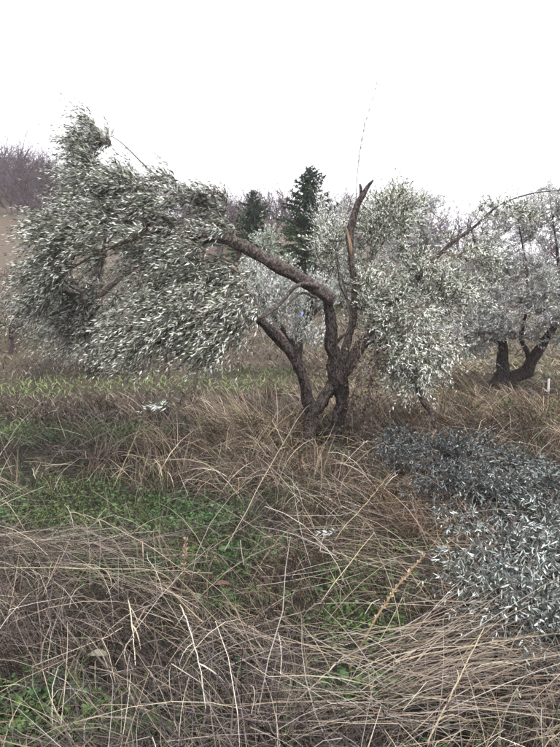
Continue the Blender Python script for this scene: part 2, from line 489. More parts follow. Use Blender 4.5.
# ------------------------------------------------------------------ the broken olive tree
def build_broken_olive():
    b0 = G(322, 462); b0[1] = 7.0; b0[0] = (322 - 280) / F_PX * 7; b0[2] = ground(b0[0], 7.0)
    t = thing('broken_olive_tree', b0, 'broken olive tree with forked dark trunk and big limb torn over to the left', 'tree')
    # right stem rising into the trunk
    limb('trunk', [(326, 480, 6.95, .105), (330, 455, 6.95, .078), (338, 422, 6.98, .068), (341, 402, 7.0, .074), (337, 384, 7.0, .098), (334, 365, 7.0, .088), (332, 341, 7.0, .074),
                   (331, 320, 6.98, .064), (329, 306, 6.96, .060), (328, 298, 6.95, .045)], b0, t, 26, .42, 1, step=.02)
    limb('stem', [(301, 480, 6.85, .11), (304, 455, 6.85, .082), (310, 425, 6.87, .078), (321, 402, 6.9, .066), (332, 388, 6.96, .066), (336, 374, 7.0, .05)], b0, t, 24, .42, 5, step=.02)
    o1, p1 = limb('limb', [(311, 418, 6.87, .064), (305, 390, 6.84, .062), (297, 366, 6.8, .058), (289, 351, 6.76, .058), (272, 332, 6.7, .047), (258, 321, 6.66, .040), (244, 312, 6.6, .032)], b0, t, 20, .36, 9, step=.025)
    limb('broken_stub', [(293, 356, 6.78, .036), (297, 349, 6.74, .030), (298, 344, 6.72, .024)], b0, t, 10, .35, 11)
    # great limb torn to the left
    o2, p2 = limb('torn_limb', [(334, 301, 6.93, .070), (328, 297, 6.92, .078), (318, 290.5, 6.9, .078), (300, 279, 6.84, .074), (280, 266, 6.76, .074), (260, 256, 6.7, .068), (240, 245, 6.62, .066),
                                (226, 240, 6.58, .050), (205, 237, 6.5, .045), (182, 233, 6.45, .042), (160, 228, 6.4, .034), (128, 222, 6.4, .026), (98, 205, 6.45, .018), (82, 170, 6.6, .012), (84, 135, 6.7, .006)], b0, t, 20, .2, 14, wobk=.25, tintc=1.75)
    tag(o2, 'thick bare limb bent down to the left')
    g = Geo()
    s3, r3 = limb_path([(240, 245, 6.62, .03), (222, 222, 6.6, .022), (196, 200, 6.6, .018), (165, 186, 6.6, .012), (142, 163, 6.65, .008), (124, 145, 6.7, .006), (110, 136, 6.7, .004), (98, 138, 6.7, .003)])
    tube(g, s3, r3, 8, None, 0, .15, 3)
    s4, r4 = limb_path([(205, 237, 6.5, .03), (190, 255, 6.35, .022), (178, 285, 6.15, .016), (160, 315, 6.0, .012), (135, 335, 5.9, .007)])
    tube(g, s4, r4, 8, None, 0, .15, 4)
    s5, r5 = limb_path([(160, 228, 6.4, .03), (130, 240, 6.35, .02), (95, 255, 6.3, .014), (60, 275, 6.3, .008)])
    tube(g, s5, r5, 8, None, 0, .15, 6)
    sk = np.vstack([p2[60:], s3, s4, s5])
    W = np.array([-1.0, -0.15, -0.25])
    lf = (-1, -.1, .1); dn = (-.75, -.15, -.55); up = (-.7, 0, .65)
    blobs = [(180, 216, 6.55, 50, 24, .55, 32, lf), (205, 250, 6.4, 42, 26, .45, 20, lf), (142, 196, 6.65, 46, 18, .6, 34, up), (96, 138, 6.7, 15, 17, .3, 24, up), (95, 188, 6.6, 28, 18, .45, 22, lf),
             (92, 226, 6.4, 46, 24, .55, 38, lf), (120, 240, 6.3, 55, 22, .5, 26, lf), (195, 285, 6.1, 48, 34, .45, 44, dn), (165, 314, 5.9, 50, 24, .4, 44, dn), (225, 310, 6.1, 36, 38, .4, 34, dn),
             (140, 332, 5.8, 32, 14, .3, 16, dn), (208, 328, 5.9, 36, 18, .3, 22, dn), (62, 258, 6.4, 30, 26, .4, 22, dn), (215, 228, 6.6, 26, 16, .4, 18, lf), (200, 208, 6.6, 30, 12, .3, 16, up), (230, 268, 6.5, 28, 30, .4, 24, dn), (200, 258, 6.55, 40, 14, .3, 24, dn), (240, 270, 6.6, 16, 16, .3, 8, dn), (88, 172, 6.7, 18, 12, .3, 10, up), (66, 222, 6.5, 24, 16, .4, 14, lf),
             (42, 285, 6.5, 22, 20, .35, 14, dn), (246, 312, 6.2, 16, 24, .3, 10, dn), (60, 300, 6.9, 40, 26, .4, 24, dn), (90, 290, 7.6, 45, 35, .35, 26, dn), (75, 312, 7.4, 20, 20, .35, 14, dn)]
    crown(g, sk, blobs, .10, 6, (.2, .46), dk=1.0, rk=.55, bend=(-.15, -.05, -.3), pairs=13, leaf=.064, lw=.21, wind=W, windk=.75, twig_r=.0035, topup=.6, inner=.3, dens=1.2, simple=True, tint=(1.0, 1.0, .97))
    # a separate low sprig hanging in front
    sprig = P(np.array([176, 172, 170, 168, 175, 182]), np.array([398, 402, 406, 404, 408, 400]), np.array([5.7, 5.68, 5.66, 5.72, 5.65, 5.7]))
    shoots(g, sprig, np.tile((-1, -.1, -.05), (6, 1)) + .3 * rvec(6), np.full(6, .26), np.array((-.1, 0, -.2)), 9, .07, .2, W, .6, topup=.3)
    tube(g, catmull(P(np.array([205, 196, 186, 176]), np.array([352, 375, 392, 400]), np.array([5.9, 5.8, 5.75, 5.7])), .05), np.full(len(catmull(P(np.array([205, 196, 186, 176]), np.array([352, 375, 392, 400]), np.array([5.9, 5.8, 5.75, 5.7])), .05)), .004), 5, None, 0)
    g.build('foliage', [M_twig, M_leaf], b0, o2, smooth_m=(0,))
    # crooked bare branch under the break
    limb('crooked_branch', [(318, 287, 6.85, .030), (304, 284, 6.7, .024), (294, 288, 6.62, .022), (284, 300, 6.56, .021), (274, 309, 6.5, .020), (262, 317, 6.45, .021), (248, 322, 6.4, .019),
                            (236, 326, 6.34, .015), (226, 331, 6.3, .012), (220, 337, 6.28, .008)], b0, t, 9, .15, 21, tintc=1.9)
    limb('crooked_branch', [(316, 298, 6.85, .02), (303, 293, 6.72, .014), (294, 299, 6.66, .012), (287, 306, 6.6, .008), (282, 310, 6.56, .004)], b0, t, 8, .15, 22, tintc=1.7)
    # upright broken stub with torn wood
    o3, p3 = limb('upright_limb', [(338, 378, 7.02, .06), (346, 350, 7.08, .052), (352, 325, 7.12, .046), (354, 300, 7.14, .042), (354, 275, 7.14, .040), (351, 252, 7.14, .040), (350, 238, 7.14, .046),
                                   (353, 222, 7.14, .044), (357, 206, 7.12, .038), (363, 194, 7.1, .034), (367, 187, 7.1, .026), (373, 180, 7.08, .013)], b0, t, 12, .25, 31, tintc=1.4)
    tag(o3, 'upright snapped limb with pale torn wood')
    g = Geo()
    pw, rw = limb_path([(345, 226, 7.08, .004), (347.5, 232, 7.08, .011), (349.5, 240, 7.08, .016), (351, 249, 7.08, .015), (352, 257, 7.12, .006)], .015)
    tube(g, pw, rw, 12, None, 0, .9, 3)
    g.build('torn_wood', M_wood, b0, o3)
    limb('snag', [(361, 198, 7.12, .022), (361, 189, 7.13, .019), (360, 184, 7.13, .012)], b0, t, 8, .3, 33)
    limb('twig', [(347, 300, 7.0, .012), (340, 285, 6.98, .010), (338, 270, 6.98, .008), (335, 258, 6.98, .005)], b0, t, 6, .1, 35)
    limb('twig', [(334, 345, 6.92, .024), (341, 338, 6.86, .017), (350, 331, 6.82, .012), (356, 322, 6.8, .007)], b0, t, 8, .15, 36)
    # right limb with its drooping crown
    o4, p4 = limb('right_limb', [(337, 380, 7.02, .09), (350, 362, 7.1, .075), (364, 345, 7.2, .066), (376, 330, 7.3, .058), (392, 304, 7.4, .05), (412, 283, 7.5, .042), (432, 262, 7.6, .030), (452, 243, 7.7, .023),
                                 (475, 226, 7.8, .017), (500, 205, 7.9, .012), (530, 194, 8.0, .008), (562, 190, 8.1, .004)], b0, t, 12, .22, 41, tintc=1.3)
    g = Geo()
    q1, qr = limb_path([(364, 345, 7.2, .03), (374, 328, 7.0, .02), (390, 320, 6.9, .016), (402, 335, 6.85, .012), (410, 352, 6.8, .008)])
    tube(g, q1, qr, 7, None, 0, .15, 1)
    q2, qr = limb_path([(354, 300, 7.14, .02), (366, 270, 7.3, .016), (380, 235, 7.5, .012), (392, 205, 7.6, .006)])
    tube(g, q2, qr, 7, None, 0, .15, 2)
    q3, qr = limb_path([(352, 325, 7.12, .02), (345, 290, 7.3, .014), (335, 250, 7.5, .010), (325, 215, 7.6, .005)])
    tube(g, q3, qr, 7, None, 0, .15, 2)
    sk = np.vstack([p4[55:], q1, q2, q3])
    u_ = (0, 0, 1); l_ = (.2, -.1, .5); h_ = (.1, -.2, -.6)
    blobs = [(385, 232, 7.6, 30, 38, .4, 34, u_), (400, 205, 7.8, 26, 18, .35, 14, u_), (400, 285, 7.4, 38, 34, .45, 38, l_), (385, 325, 7.1, 34, 30, .4, 28, l_), (425, 325, 7.0, 40, 36, .45, 40, h_),
             (405, 362, 6.85, 34, 18, .3, 20, h_), (440, 280, 7.5, 36, 34, .45, 30, l_), (470, 250, 7.8, 32, 26, .4, 16, l_), (368, 290, 7.25, 20, 40, .35, 14, u_), (500, 215, 7.9, 30, 12, .25, 8, l_), (335, 245, 7.5, 16, 32, .3, 14, u_), (372, 245, 7.5, 16, 30, .3, 14, u_)]
    crown(g, sk, blobs, .10, 5, (.18, .4), dk=.8, rk=.8, bend=(0, 0, -.2), pairs=12, leaf=.06, lw=.22, wind=(-.4, 0, 0), windk=.2, tint=(1.36, 1.35, 1.30), topup=.42, dens=1.4, simple=True)
    g.build('foliage', [M_twig, M_leaf], b0, o4, smooth_m=(0,))
    # one long wand against the sky
    g = Geo()
    pw, rw = limb_path([(356, 210, 7.14, .005), (357, 180, 7.14, .0045), (360, 150, 7.12, .0038), (366, 120, 7.1, .003), (377, 86, 7.05, .002)])
    tube(g, pw, rw, 5, None, 0)
    k = rng.integers(int(len(pw) * .35), len(pw), 44)
    leaves(g, pw[k], np.tile((.35, 0, .8), (44, 1)) + .55 * rvec(44), rvec(44), rng.uniform(.05, .08, 44), np.full(44, .013), np.ones((44, 3)), 1)
    g.build('leafy_wand', [M_twig, M_leaf_pale], b0, t, smooth_m=(0,))
    return t
build_broken_olive()

# ------------------------------------------------------------------ other olive trees
def olive(label, foot, limbs, blobs, mleaf, leaf=.07, far=1.0, **kw):
    foot = (foot[0], foot[1], foot[2] * far)
    limbs = [[(a, b, c * far, d * far ** .5) for a, b, c, d in L] for L in limbs]
    blobs = [(b[0], b[1], b[2] * far, b[3], b[4], b[5] * far, *b[6:]) for b in blobs]
    b0 = P(foot[0], foot[1], foot[2]); b0[2] = ground(b0[0], b0[1])
    t = thing('olive_tree', b0, label, 'tree', 'olive trees of the grove')
    sk = []
    for i, L in enumerate(limbs):
        o, p = limb('trunk' if i == 0 else 'limb', L, b0, t, 12 if i < 2 else 8, .24, 50 + 7 * i + int(foot[0]), foot=(i == 0))
        sk.append(p[len(p) // 3:])
    g = Geo()
    crown(g, np.vstack(sk), blobs, leaf=leaf, simple=True, **kw)
    g.build('crown', [M_twig, mleaf], b0, t, smooth_m=(0,))
    return t

lf = (-1, 0, .1); up = (0, 0, 1); dn = (-.5, 0, -.7)
olive('shaded olive tree behind the fallen limb at the left edge', (96, 372, 9.3),
      [[(95, 380, 9.3, .17), (94, 350, 9.3, .13), (90, 315, 9.3, .11), (93, 285, 9.35, .085), (104, 250, 9.4, .06), (112, 215, 9.4, .04), (110, 180, 9.4, .02)],
       [(92, 315, 9.3, .07), (75, 285, 9.2, .05), (55, 255, 9.2, .035), (35, 235, 9.2, .02)],
       [(94, 300, 9.3, .06), (125, 275, 9.5, .04), (155, 250, 9.6, .025), (175, 235, 9.6, .015)]],
      [(75, 240, 9.2, 36, 30, .6, 40, lf), (55, 280, 9.1, 26, 32, .5, 30, dn), (130, 205, 9.4, 45, 20, .7, 34, up), (70, 315, 9.0, 32, 34, .5, 26, dn), (85, 345, 8.9, 24, 22, .4, 18, dn), (120, 260, 9.9, 55, 45, .4, 60, lf),
       (150, 300, 9.9, 45, 45, .4, 60, dn), (40, 305, 9.0, 14, 20, .4, 10, dn), (120, 335, 9.4, 40, 24, .4, 34, dn), (95, 300, 8.8, 30, 30, .3, 26, dn)],
      M_leaf, .088, far=1.44, per=5, L=(.34, .68), dk=.9, rk=.6, bend=(-.15, 0, -.3), pairs=10, wind=(-1, 0, -.2), windk=.6, tint=(.9, .9, .86), dens=.8, topup=.7)
olive('silvery upright olive directly behind the broken trunk', (300, 372, 10.2),
      [[(298, 380, 10.2, .12), (298, 355, 10.2, .09), (302, 325, 10.2, .06), (316, 290, 10.2, .04), (324, 245, 10.2, .02), (328, 210, 10.2, .008)],
       [(298, 350, 10.2, .05), (280, 325, 10.1, .035), (262, 300, 10.0, .02), (252, 275, 10.0, .01)],
       [(300, 335, 10.2, .04), (322, 300, 10.4, .03), (335, 260, 10.5, .02), (342, 225, 10.5, .01)]],
      [(326, 240, 10.2, 10, 34, .3, 20, up), (316, 300, 10.1, 24, 24, .5, 28, up), (266, 292, 10.0, 28, 20, .5, 26, up), (250, 312, 9.9, 28, 24, .5, 28, up), (285, 322, 10.0, 32, 26, .5, 34, up), (335, 285, 10.4, 22, 36, .5, 26, up),
       (342, 232, 10.5, 14, 32, .4, 18, up), (300, 345, 9.9, 30, 12, .4, 10, up)],
      M_leaf_pale, .086, far=1.30, per=5, L=(.32, .65), dk=1.2, rk=.4, bend=(0, 0, .1), pairs=12, wind=(0, 0, .4), windk=.3, tint=(1.05, 1.07, 1.05), topup=.4, inner=.25)
olive('big olive tree with leaning double trunk at the right edge', (505, 392, 11.6),
      [[(500, 398, 11.6, .20), (501, 382, 11.6, .16), (502, 366, 11.6, .12), (504, 350, 11.6, .10), (500, 320, 11.7, .07), (490, 285, 11.8, .05), (478, 250, 11.9, .03), (470, 225, 12, .015)],
       [(506, 388, 11.6, .15), (515, 378, 11.55, .13), (527, 370, 11.5, .12), (535, 358, 11.45, .10), (543, 345, 11.4, .085), (556, 320, 11.4, .06), (560, 285, 11.4, .04), (556, 240, 11.4, .02), (550, 200, 11.4, .008)],
       [(502, 345, 11.6, .06), (475, 325, 11.5, .045), (450, 300, 11.6, .03), (435, 270, 11.8, .02), (425, 235, 12, .01)],
       [(530, 362, 11.5, .05), (522, 335, 11.3, .04), (528, 300, 11.2, .03), (525, 260, 11.2, .02), (518, 220, 11.3, .008)]],
      [(525, 225, 11.5, 42, 24, .7, 50, up), (560, 210, 11.4, 30, 22, .6, 28, up), (480, 265, 11.8, 38, 32, .7, 50, up), (530, 275, 11.2, 44, 34, .7, 60, up), (580, 270, 11.3, 34, 50, .7, 50, up), (440, 285, 11.8, 34, 36, .7, 44, up),
       (422, 228, 12.2, 28, 28, .6, 34, up), (490, 318, 11.2, 44, 28, .6, 54, up), (545, 318, 11.0, 34, 28, .6, 40, up), (455, 330, 11.3, 36, 24, .6, 34, up), (470, 350, 11.2, 22, 10, .4, 10, up), (400, 255, 12.2, 22, 34, .5, 20, up), (480, 338, 11.0, 30, 12, .4, 16, up), (560, 325, 10.9, 26, 16, .4, 18, up)],
      M_leaf_pale, .070, per=5, L=(.22, .48), dk=.6, rk=.9, bend=(0, 0, -.25), pairs=12, wind=(-.3, 0, 0), windk=.25, tint=(.95, .95, .95), topup=.5, dens=1.45)
olive('small grey-green olive far behind, between the two dark conifers', (268, 330, 22),
      [[(268, 330, 22, .16), (268, 300, 22, .12), (266, 265, 22, .08), (262, 235, 22, .03)]],
      [(264, 245, 22, 16, 12, .6, 18, up), (272, 262, 22, 22, 18, .7, 26, up), (252, 270, 22, 20, 14, .7, 22, up), (275, 285, 22, 26, 18, .7, 16, up)],
      M_leaf_pale, .13, per=4, L=(.35, .7), dk=.7, rk=.8, pairs=7, tint=(.75, .82, .72), lw=.28)

# ------------------------------------------------------------------ fallen olive branches on the ground
def fallen(label, stem, blobs, per=5, seed=0, tint=(1, 1, 1), d=(.4, -.6, .2)):
    b0 = np.array(stem[len(stem) // 2][:3], float); b0[2] = ground(b0[0], b0[1])
    t = thing('fallen_olive_branch', b0, label, 'branch', 'olive branches lying on the grass')
    g = Geo(); c = catmull(np.array(stem, float), .05)
    tube(g, c[:, :3], np.maximum(c[:, 3], .004), 10, None, 0, .2, seed)
    g.build('stem', M_bark, b0, t, smooth_m=(0,))
    g = Geo()
    tg_b = []
    for (px, py, rx, ry, dz, n) in blobs:
        q = G(px, py); Y = q[1]
        tg_b.append((px, py - (dz + .07) / Y * F_PX, Y, rx, ry, .34, int(n * .85), d))
    crown(g, c[len(c) // 4:, :3], tg_b, .08, per, (.16, .5), dk=.7, rk=.7, bend=(0, -.1, -.55), pairs=11, leaf=.046, lw=.18, wind=(.1, -.3, -.45), windk=.45, tint=tint, topup=.55, tvar=.45, rmax=.018, twig_r=.005, dens=1.0)
    g.build('foliage', [M_twig, M_leaf_cut], b0, t, smooth_m=(0,))
    return t
def S(px, py, Y, r): return [*P(px, py, Y), r]
def SG(px, py, dz, r):
    q = G(px, py); return [q[0], q[1], ground(q[0], q[1]) + dz, r]
fallen('snapped olive branch with dark crooked stem leaning down onto the grass', [S(402, 350, 6.95, .034), S(410, 368, 6.9, .034), S(419, 390, 6.75, .032), S(423, 402, 6.68, .03), S(432, 413, 6.6, .025), S(435, 427, 6.45, .022), SG(452, 462, .16, .024), SG(474, 480, .14, .018), SG(500, 500, .12, .01)],
       [(400, 472, 26, 16, .12, 26), (440, 480, 34, 18, .16, 36), (485, 498, 40, 18, .18, 42), (430, 505, 30, 14, .10, 20), (392, 455, 16, 10, .1, 14), (462, 478, 36, 12, .18, 26), (455, 510, 30, 12, .15, 22), (405, 462, 24, 12, .16, 18), (525, 500, 34, 12, .16, 20)], 5, 3, (.5, .52, .53))
fallen('dark grey olive branch heaped against the right edge', [SG(470, 500, .12, .03), SG(505, 505, .2, .026), SG(545, 515, .22, .02), SG(585, 530, .18, .012)],
       [(522, 514, 36, 16, .16, 34), (565, 522, 32, 18, .16, 30), (500, 535, 32, 18, .14, 26), (550, 545, 36, 18, .16, 30), (465, 525, 26, 16, .12, 20), (552, 508, 30, 12, .14, 20), (500, 520, 40, 12, .2, 30), (550, 528, 36, 12, .2, 26)], 5, 5, (.66, .68, .69))
fallen('pale silver olive branch lying nearest the camera at right', [SG(480, 545, .12, .028), SG(510, 575, .18, .024), SG(545, 600, .18, .018), SG(585, 625, .14, .01)],
       [(490, 575, 34, 18, .12, 34), (535, 590, 40, 22, .15, 44), (480, 600, 22, 14, .08, 16), (520, 622, 36, 14, .10, 30), (565, 615, 30, 20, .14, 28), (540, 645, 34, 12, .12, 26), (500, 640, 26, 10, .08, 14), (575, 580, 28, 20, .15, 22)], 5, 7, (1.08, 1.11, 1.1))
def small_sprig(px, py, label):
    q = G(px, py); q[2] = ground(q[0], q[1]) + .2
    g = Geo()
    shoots(g, np.array([q, q + (.02, .01, .02)]), np.array([(-.8, .1, .25), (-.9, -.2, .05)]), np.array([.13, .1]), np.array((0, 0, -.3)), 7, .055, .19, topup=.2, tint=(1.2, 1.2, 1.2))
    g.build('olive_sprig', [M_twig, M_leaf_cut], q, None)
    tag(bpy.context.scene.objects[-1] if False else g_last(), label, 'sprig')
def g_last(): return COL.objects[-1]
small_sprig(338, 566, 'tiny silver olive sprig lying on the matted grass below the trunk')
small_sprig(452, 585, 'tiny silver olive sprig just left of the nearest fallen branch')

# ------------------------------------------------------------------ dry vine beside the trunk
def build_vine():
    b0 = P(362, 455, 6.7); b0[2] = ground(b0[0], b0[1])
    t = thing('dry_vine', b0, 'dead brown vine hanging beside the forked trunk down to the grass', 'vine')
    for k, (x0, x1) in enumerate([(362, 348), (376, 362), (354, 374), (384, 366)]):
        g = Geo()
        ys = np.linspace(335, 452, 9)
        pts = [[*P(x0 + (x1 - x0) * i / 8 + rng.normal(0, 2.5), y, 6.75 + rng.normal(0, .05)), .006 - .0004 * i] for i, y in enumerate(ys)]
        c = catmull(np.array(pts), .03)
        tube(g, c[:, :3], np.maximum(c[:, 3], .002), 5, None, 0, .1, k)
        n = 60
        ks = rng.integers(0, len(c), n)
        shoots(g, c[ks, :3], rvec(n) + (0, 0, -.5), rng.uniform(.05, .22, n), np.array((0, 0, -.4)), 4, .042, .4, tint=(.8, .76, .74), topup=.5, stem_r=.0015)
        g.build('stem', [M_twig, M_dryleaf], b0, t, smooth_m=(0,))
build_vine()

# ------------------------------------------------------------------ conifers
def conifer(label, foot, top_py, halfw, Y, dens=1.0, sparse=0.0):
    b = P(foot[0], foot[1], Y); b[2] = ground(b[0], b[1])
    top = P(foot[0], top_py, Y)
    H = top[2] - b[2]; Wd = halfw / F_PX * Y
    t = thing('conifer_tree', b, label, 'tree', 'dark conifers behind the grove')
    g = Geo()
    z = np.linspace(0, 1, 24)
    tube(g, b + np.stack([.04 * np.sin(z * 7), .04 * np.cos(z * 5), z * H], 1), .13 * (1 - z) + .012, 8, None, 0, .2, 2)
    g.build('trunk', M_bark, b, t, smooth_m=(0,))
    g = Geo()
    nb = int(150 * dens)
    for i in range(nb):
        f = (i + rng.random()) / nb
        f = 0.04 + 0.95 * f
        ln = Wd * (1 - f) ** .85 * rng.uniform(.35, 1.2) + .06
        az = i * 2.399 + rng.normal(0, .3)
        h = np.array([math.cos(az), math.sin(az), 0])
        s = np.linspace(0, 1, 7)[:, None]
        pth = b + np.array([0, 0, f * H]) + h * ln * s + np.array([0, 0, 1]) * ln * (.35 * s * (0.2 + f) - .42 * s ** 2 * (1 - f) + .12 * s ** 3)
        tube(g, pth, .018 * (1 - s[:, 0]) + .004, 4, None, 0, cap=False)
        n = int(120 * max(ln, .25) * (1 - sparse))
        u = rng.random(n) ** .8
        bp = np.stack([np.interp(u, s[:, 0], pth[:, k]) for k in range(3)], 1)
        side = np.cross(h, (0, 0, 1))
        sg = rng.choice([-1, 1], n)[:, None]
        d = h * .7 + side * sg * rng.uniform(.3, 1.2, (n, 1)) + np.array([0, 0, 1]) * rng.normal(-.12, .35, (n, 1))
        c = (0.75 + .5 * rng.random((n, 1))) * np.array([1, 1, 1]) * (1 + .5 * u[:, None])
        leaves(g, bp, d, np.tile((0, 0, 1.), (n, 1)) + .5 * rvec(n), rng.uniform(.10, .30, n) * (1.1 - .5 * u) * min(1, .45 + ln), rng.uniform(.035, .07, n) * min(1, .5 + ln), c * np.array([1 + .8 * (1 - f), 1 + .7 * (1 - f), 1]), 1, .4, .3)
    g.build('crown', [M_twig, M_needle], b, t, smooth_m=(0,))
conifer('tall dark conifer with layered branches behind the torn limb', (309, 330), 166, 72, 25, 1.6)
conifer('smaller thin dark conifer left of the tall one', (253, 330), 190, 56, 27, 1.1, .15)

# ------------------------------------------------------------------ bare trees and wooded hill
def bare_template(seed, levels=4, spread=.6):
    r = np.random.default_rng(seed)
    segs = []
    def rec(p, d, L, rad, lev):
        e = p + d * L
        mid = (p + e) / 2 + r.normal(0, .07 * L, 3)
        if lev > 2: segs.append((p, mid, rad, rad * .82, 3)); segs.append((mid, e, rad * .82, rad * .62, 3))
        else: segs.append((p, e, rad, rad * .5, 3 if lev == 2 else 2))
        if lev == 0: return
        n = 3 if lev > 1 else 4
        for k in range(n):
            nd = d + r.normal(0, spread, 3) + np.array([0, 0, .12])
            nd /= np.linalg.norm(nd)
            q = p + (e - p) * r.uniform(.45, 1.0)
            rec(q, nd, L * r.uniform(.55, .85), max(rad * .55, .012), lev - 1)
    for k in range(r.integers(1, 4)):
        d = np.array([r.normal(0, .25), r.normal(0, .25), 1]); d /= np.linalg.norm(d)
        rec(np.array([r.normal(0, .15), r.normal(0, .15), -.3]), d, r.uniform(1.6, 2.2), .10, levels)
    V = []; Q = []
    for (a, b, ra, rb, ns) in segs:
        t = (b - a) / max(np.linalg.norm(b - a), 1e-6)
        u = np.cross(t, r.normal(size=3)); u /= np.linalg.norm(u); v = np.cross(t, u)
        n = len(V)
        for c, rr in ((a, ra), (b, rb)):
            for an in ((0, 2.094, 4.189) if ns == 3 else (0, 3.1416)): V.append(c + rr * (math.cos(an) * u + math.sin(an) * v))
        Q += [[n, n + 1, n + 3, n + 2]] if ns == 2 else [[n, n + 1, n + 4, n + 3], [n + 1, n + 2, n + 5, n + 4], [n + 2, n, n + 3, n + 5]]
    return np.array(V), np.array(Q)
temps = [bare_template(100 + k) for k in range(6)]

def place(tp, x, y, s, a, hs=1.0):
    V, Q = tp
    c, sn = math.cos(a), math.sin(a)
    W = np.stack([V[:, 0] * c - V[:, 1] * sn, V[:, 0] * sn + V[:, 1] * c, V[:, 2] * hs], 1) * s
    return W + np.array([x, y, float(ground(x, y)) - .1]), Q

def build_wood():
    g = Geo()
    cnt = 0; tries = 0
    while cnt < 560 and tries < 9000:
        tries += 1
        u = rng.uniform(-.75, .75) if rng.random() < .62 else rng.uniform(-.66, -.36); y = rng.uniform(40, 97)
        x = u * y
        left = sstep(-.3, -.5, u)
        lim = 46 + 12 * left + 5 * (vnoise(x * .1, y * .0 + 3, 4) - .5)
        if y < lim: continue
        W, Q = place(temps[rng.integers(6)], x, y, rng.uniform(.85, 1.35), rng.uniform(0, 6.28), rng.uniform(.8, 1.1))
        c = rng.uniform(.7, 1.35) * np.array([1, rng.uniform(.92, 1.05), rng.uniform(.9, 1.08)])
        if rng.random() < .15: c = c * np.array([1.15, 1.0, .85])
        g.add(W, None, Q, c)
        cnt += 1
    o = g.build('bare_woodland', M_bare)
    tag(o, 'purple-brown leafless woodland covering the hillside', 'woodland', None, 'stuff')
build_wood()
RIDGE = [(-29, 86), (-21, 87), (-16, 88), (-12.5, 87), (-9, 88), (-5.5, 87), (-2, 88), (3, 87), (9, 88), (15, 87), (-34, 84)]
for k, (x, y) in enumerate(RIDGE):
    W, Q = place(temps[k % 6], x, y, 1.25 + .25 * math.sin(k * 2.3), k * 1.7, 1.05)
    b = np.array([x, y, float(ground(x, y))])
    o = mesh('bare_tree', W, Q, M_bare, b, None, np.ones((len(W), 3)) * (.85 + .05 * (k % 5)))
    tag(o, 'leafless tree standing on the skyline of the wooded ridge', 'tree', 'bare trees along the ridge')

def bare_shrub(px, py, Y, s, label):
    b = P(px, py, Y); b[2] = ground(b[0], b[1])
    V, Q = bare_template(int(px) + 300, 4, .75)
    a = rng.uniform(0, 6)
    W = V * s; W[:, 2] *= .8
    o = mesh('bare_shrub', W + b - (0, 0, .05), Q, M_bare, b, None, np.ones((len(V), 3)) * np.array([.62, .55, .6]))
    tag(o, label, 'shrub', 'bare shrubs on the left bank')
bare_shrub(10, 350, 14.5, .58, 'purple leafless shrub at the far left edge of the bank')
bare_shrub(38, 338, 16.5, .5, 'purple leafless shrub just beside the shaded olive')
bare_shrub(-30, 345, 15.0, .6, 'purple leafless shrub beyond the left edge of the bank')

# ------------------------------------------------------------------ grass
def ribbons(geo, base, az, L, th0, th1, w, col, segs=4, drift=0.3, zmin=0.01, m=0, flat=0.5, tipw=.15, kink=0.0):
    """bent grass blades as tapered ribbons"""
    B = len(base)
    pts = np.zeros((B, segs + 1, 3)); pts[:, 0] = base
    a = az.copy(); dr = rng.normal(0, drift, B); add = np.zeros(B)
    kseg = np.where(rng.random(B) < kink, rng.integers(1, max(segs, 2), B), -1)
    for k in range(segs):
        f = (k + .5) / segs
        hit = kseg == k
        a = np.where(hit, a + rng.normal(0, 1.0, B), a); add = np.where(hit, rng.uniform(-.3, 1.2, B), add)
        th = th0 + (th1 - th0) * f + add
        h = np.stack([np.cos(a), np.sin(a)], 1)
        st = (L / segs)[:, None] * np.concatenate([h * np.sin(th)[:, None], np.cos(th)[:, None]], 1)
        q = pts[:, k] + st
        q[:, 2] = np.maximum(q[:, 2], ground(q[:, 0], q[:, 1]) + zmin * (1 + rng.random(B)))
        pts[:, k + 1] = q
        a = a + dr / segs
    tan = norm(np.gradient(pts, axis=1))
    side = norm(np.cross(tan, np.array([0, 0, 1.0])) + flat * rng.normal(size=(B, 1, 3)))
    side = norm(side - tan * np.sum(side * tan, -1, keepdims=True))
    tt = np.linspace(0, 1, segs + 1)
    prof = (1 - (1 - tipw) * tt ** 1.6) * (.75 + .5 * np.minimum(tt * 3, .5))
    hw = (w[:, None] * prof[None])[..., None] * .5
    V = np.stack([pts - side * hw, pts + side * hw], 2).reshape(-1, 3)
    k = np.arange(B)[:, None] * (2 * (segs + 1)); i = np.arange(segs)[None] * 2
    Q = np.stack([k + i, k + i + 1, k + i + 3, k + i + 2], -1).reshape(-1, 4)
    geo.add(V, None, Q, np.repeat(col, 2 * (segs + 1), 0), m)

PAL = .60 * np.array([(.38, .32, .235), (.26, .205, .155), (.17, .125, .105), (.145, .12, .115), (.29, .26, .24), (.07, .052, .052), (.26, .20, .14), (.50, .45, .38)])
def straw(n, wts, var=.18):
    c = PAL[rng.choice(len(PAL), n, p=np.array(wts) / np.sum(wts))]
    return (c * (1 + var * rng.normal(size=(n, 1))).clip(.4, 1.7)).clip(.01, .8)

def wedge(n, y0, y1, power=1.0, ang=.58, bx=0.0):
    """points on the ground, thinning with distance"""
    u = rng.uniform(-ang, ang, n)
    k = rng.random(n)
    if abs(power - 2) < 1e-6: y = y0 * (y1 / y0) ** k
    else: e = 2 - power; y = (y0 ** e + k * (y1 ** e - y0 ** e)) ** (1 / e)
    return u * (y + 1.5), y

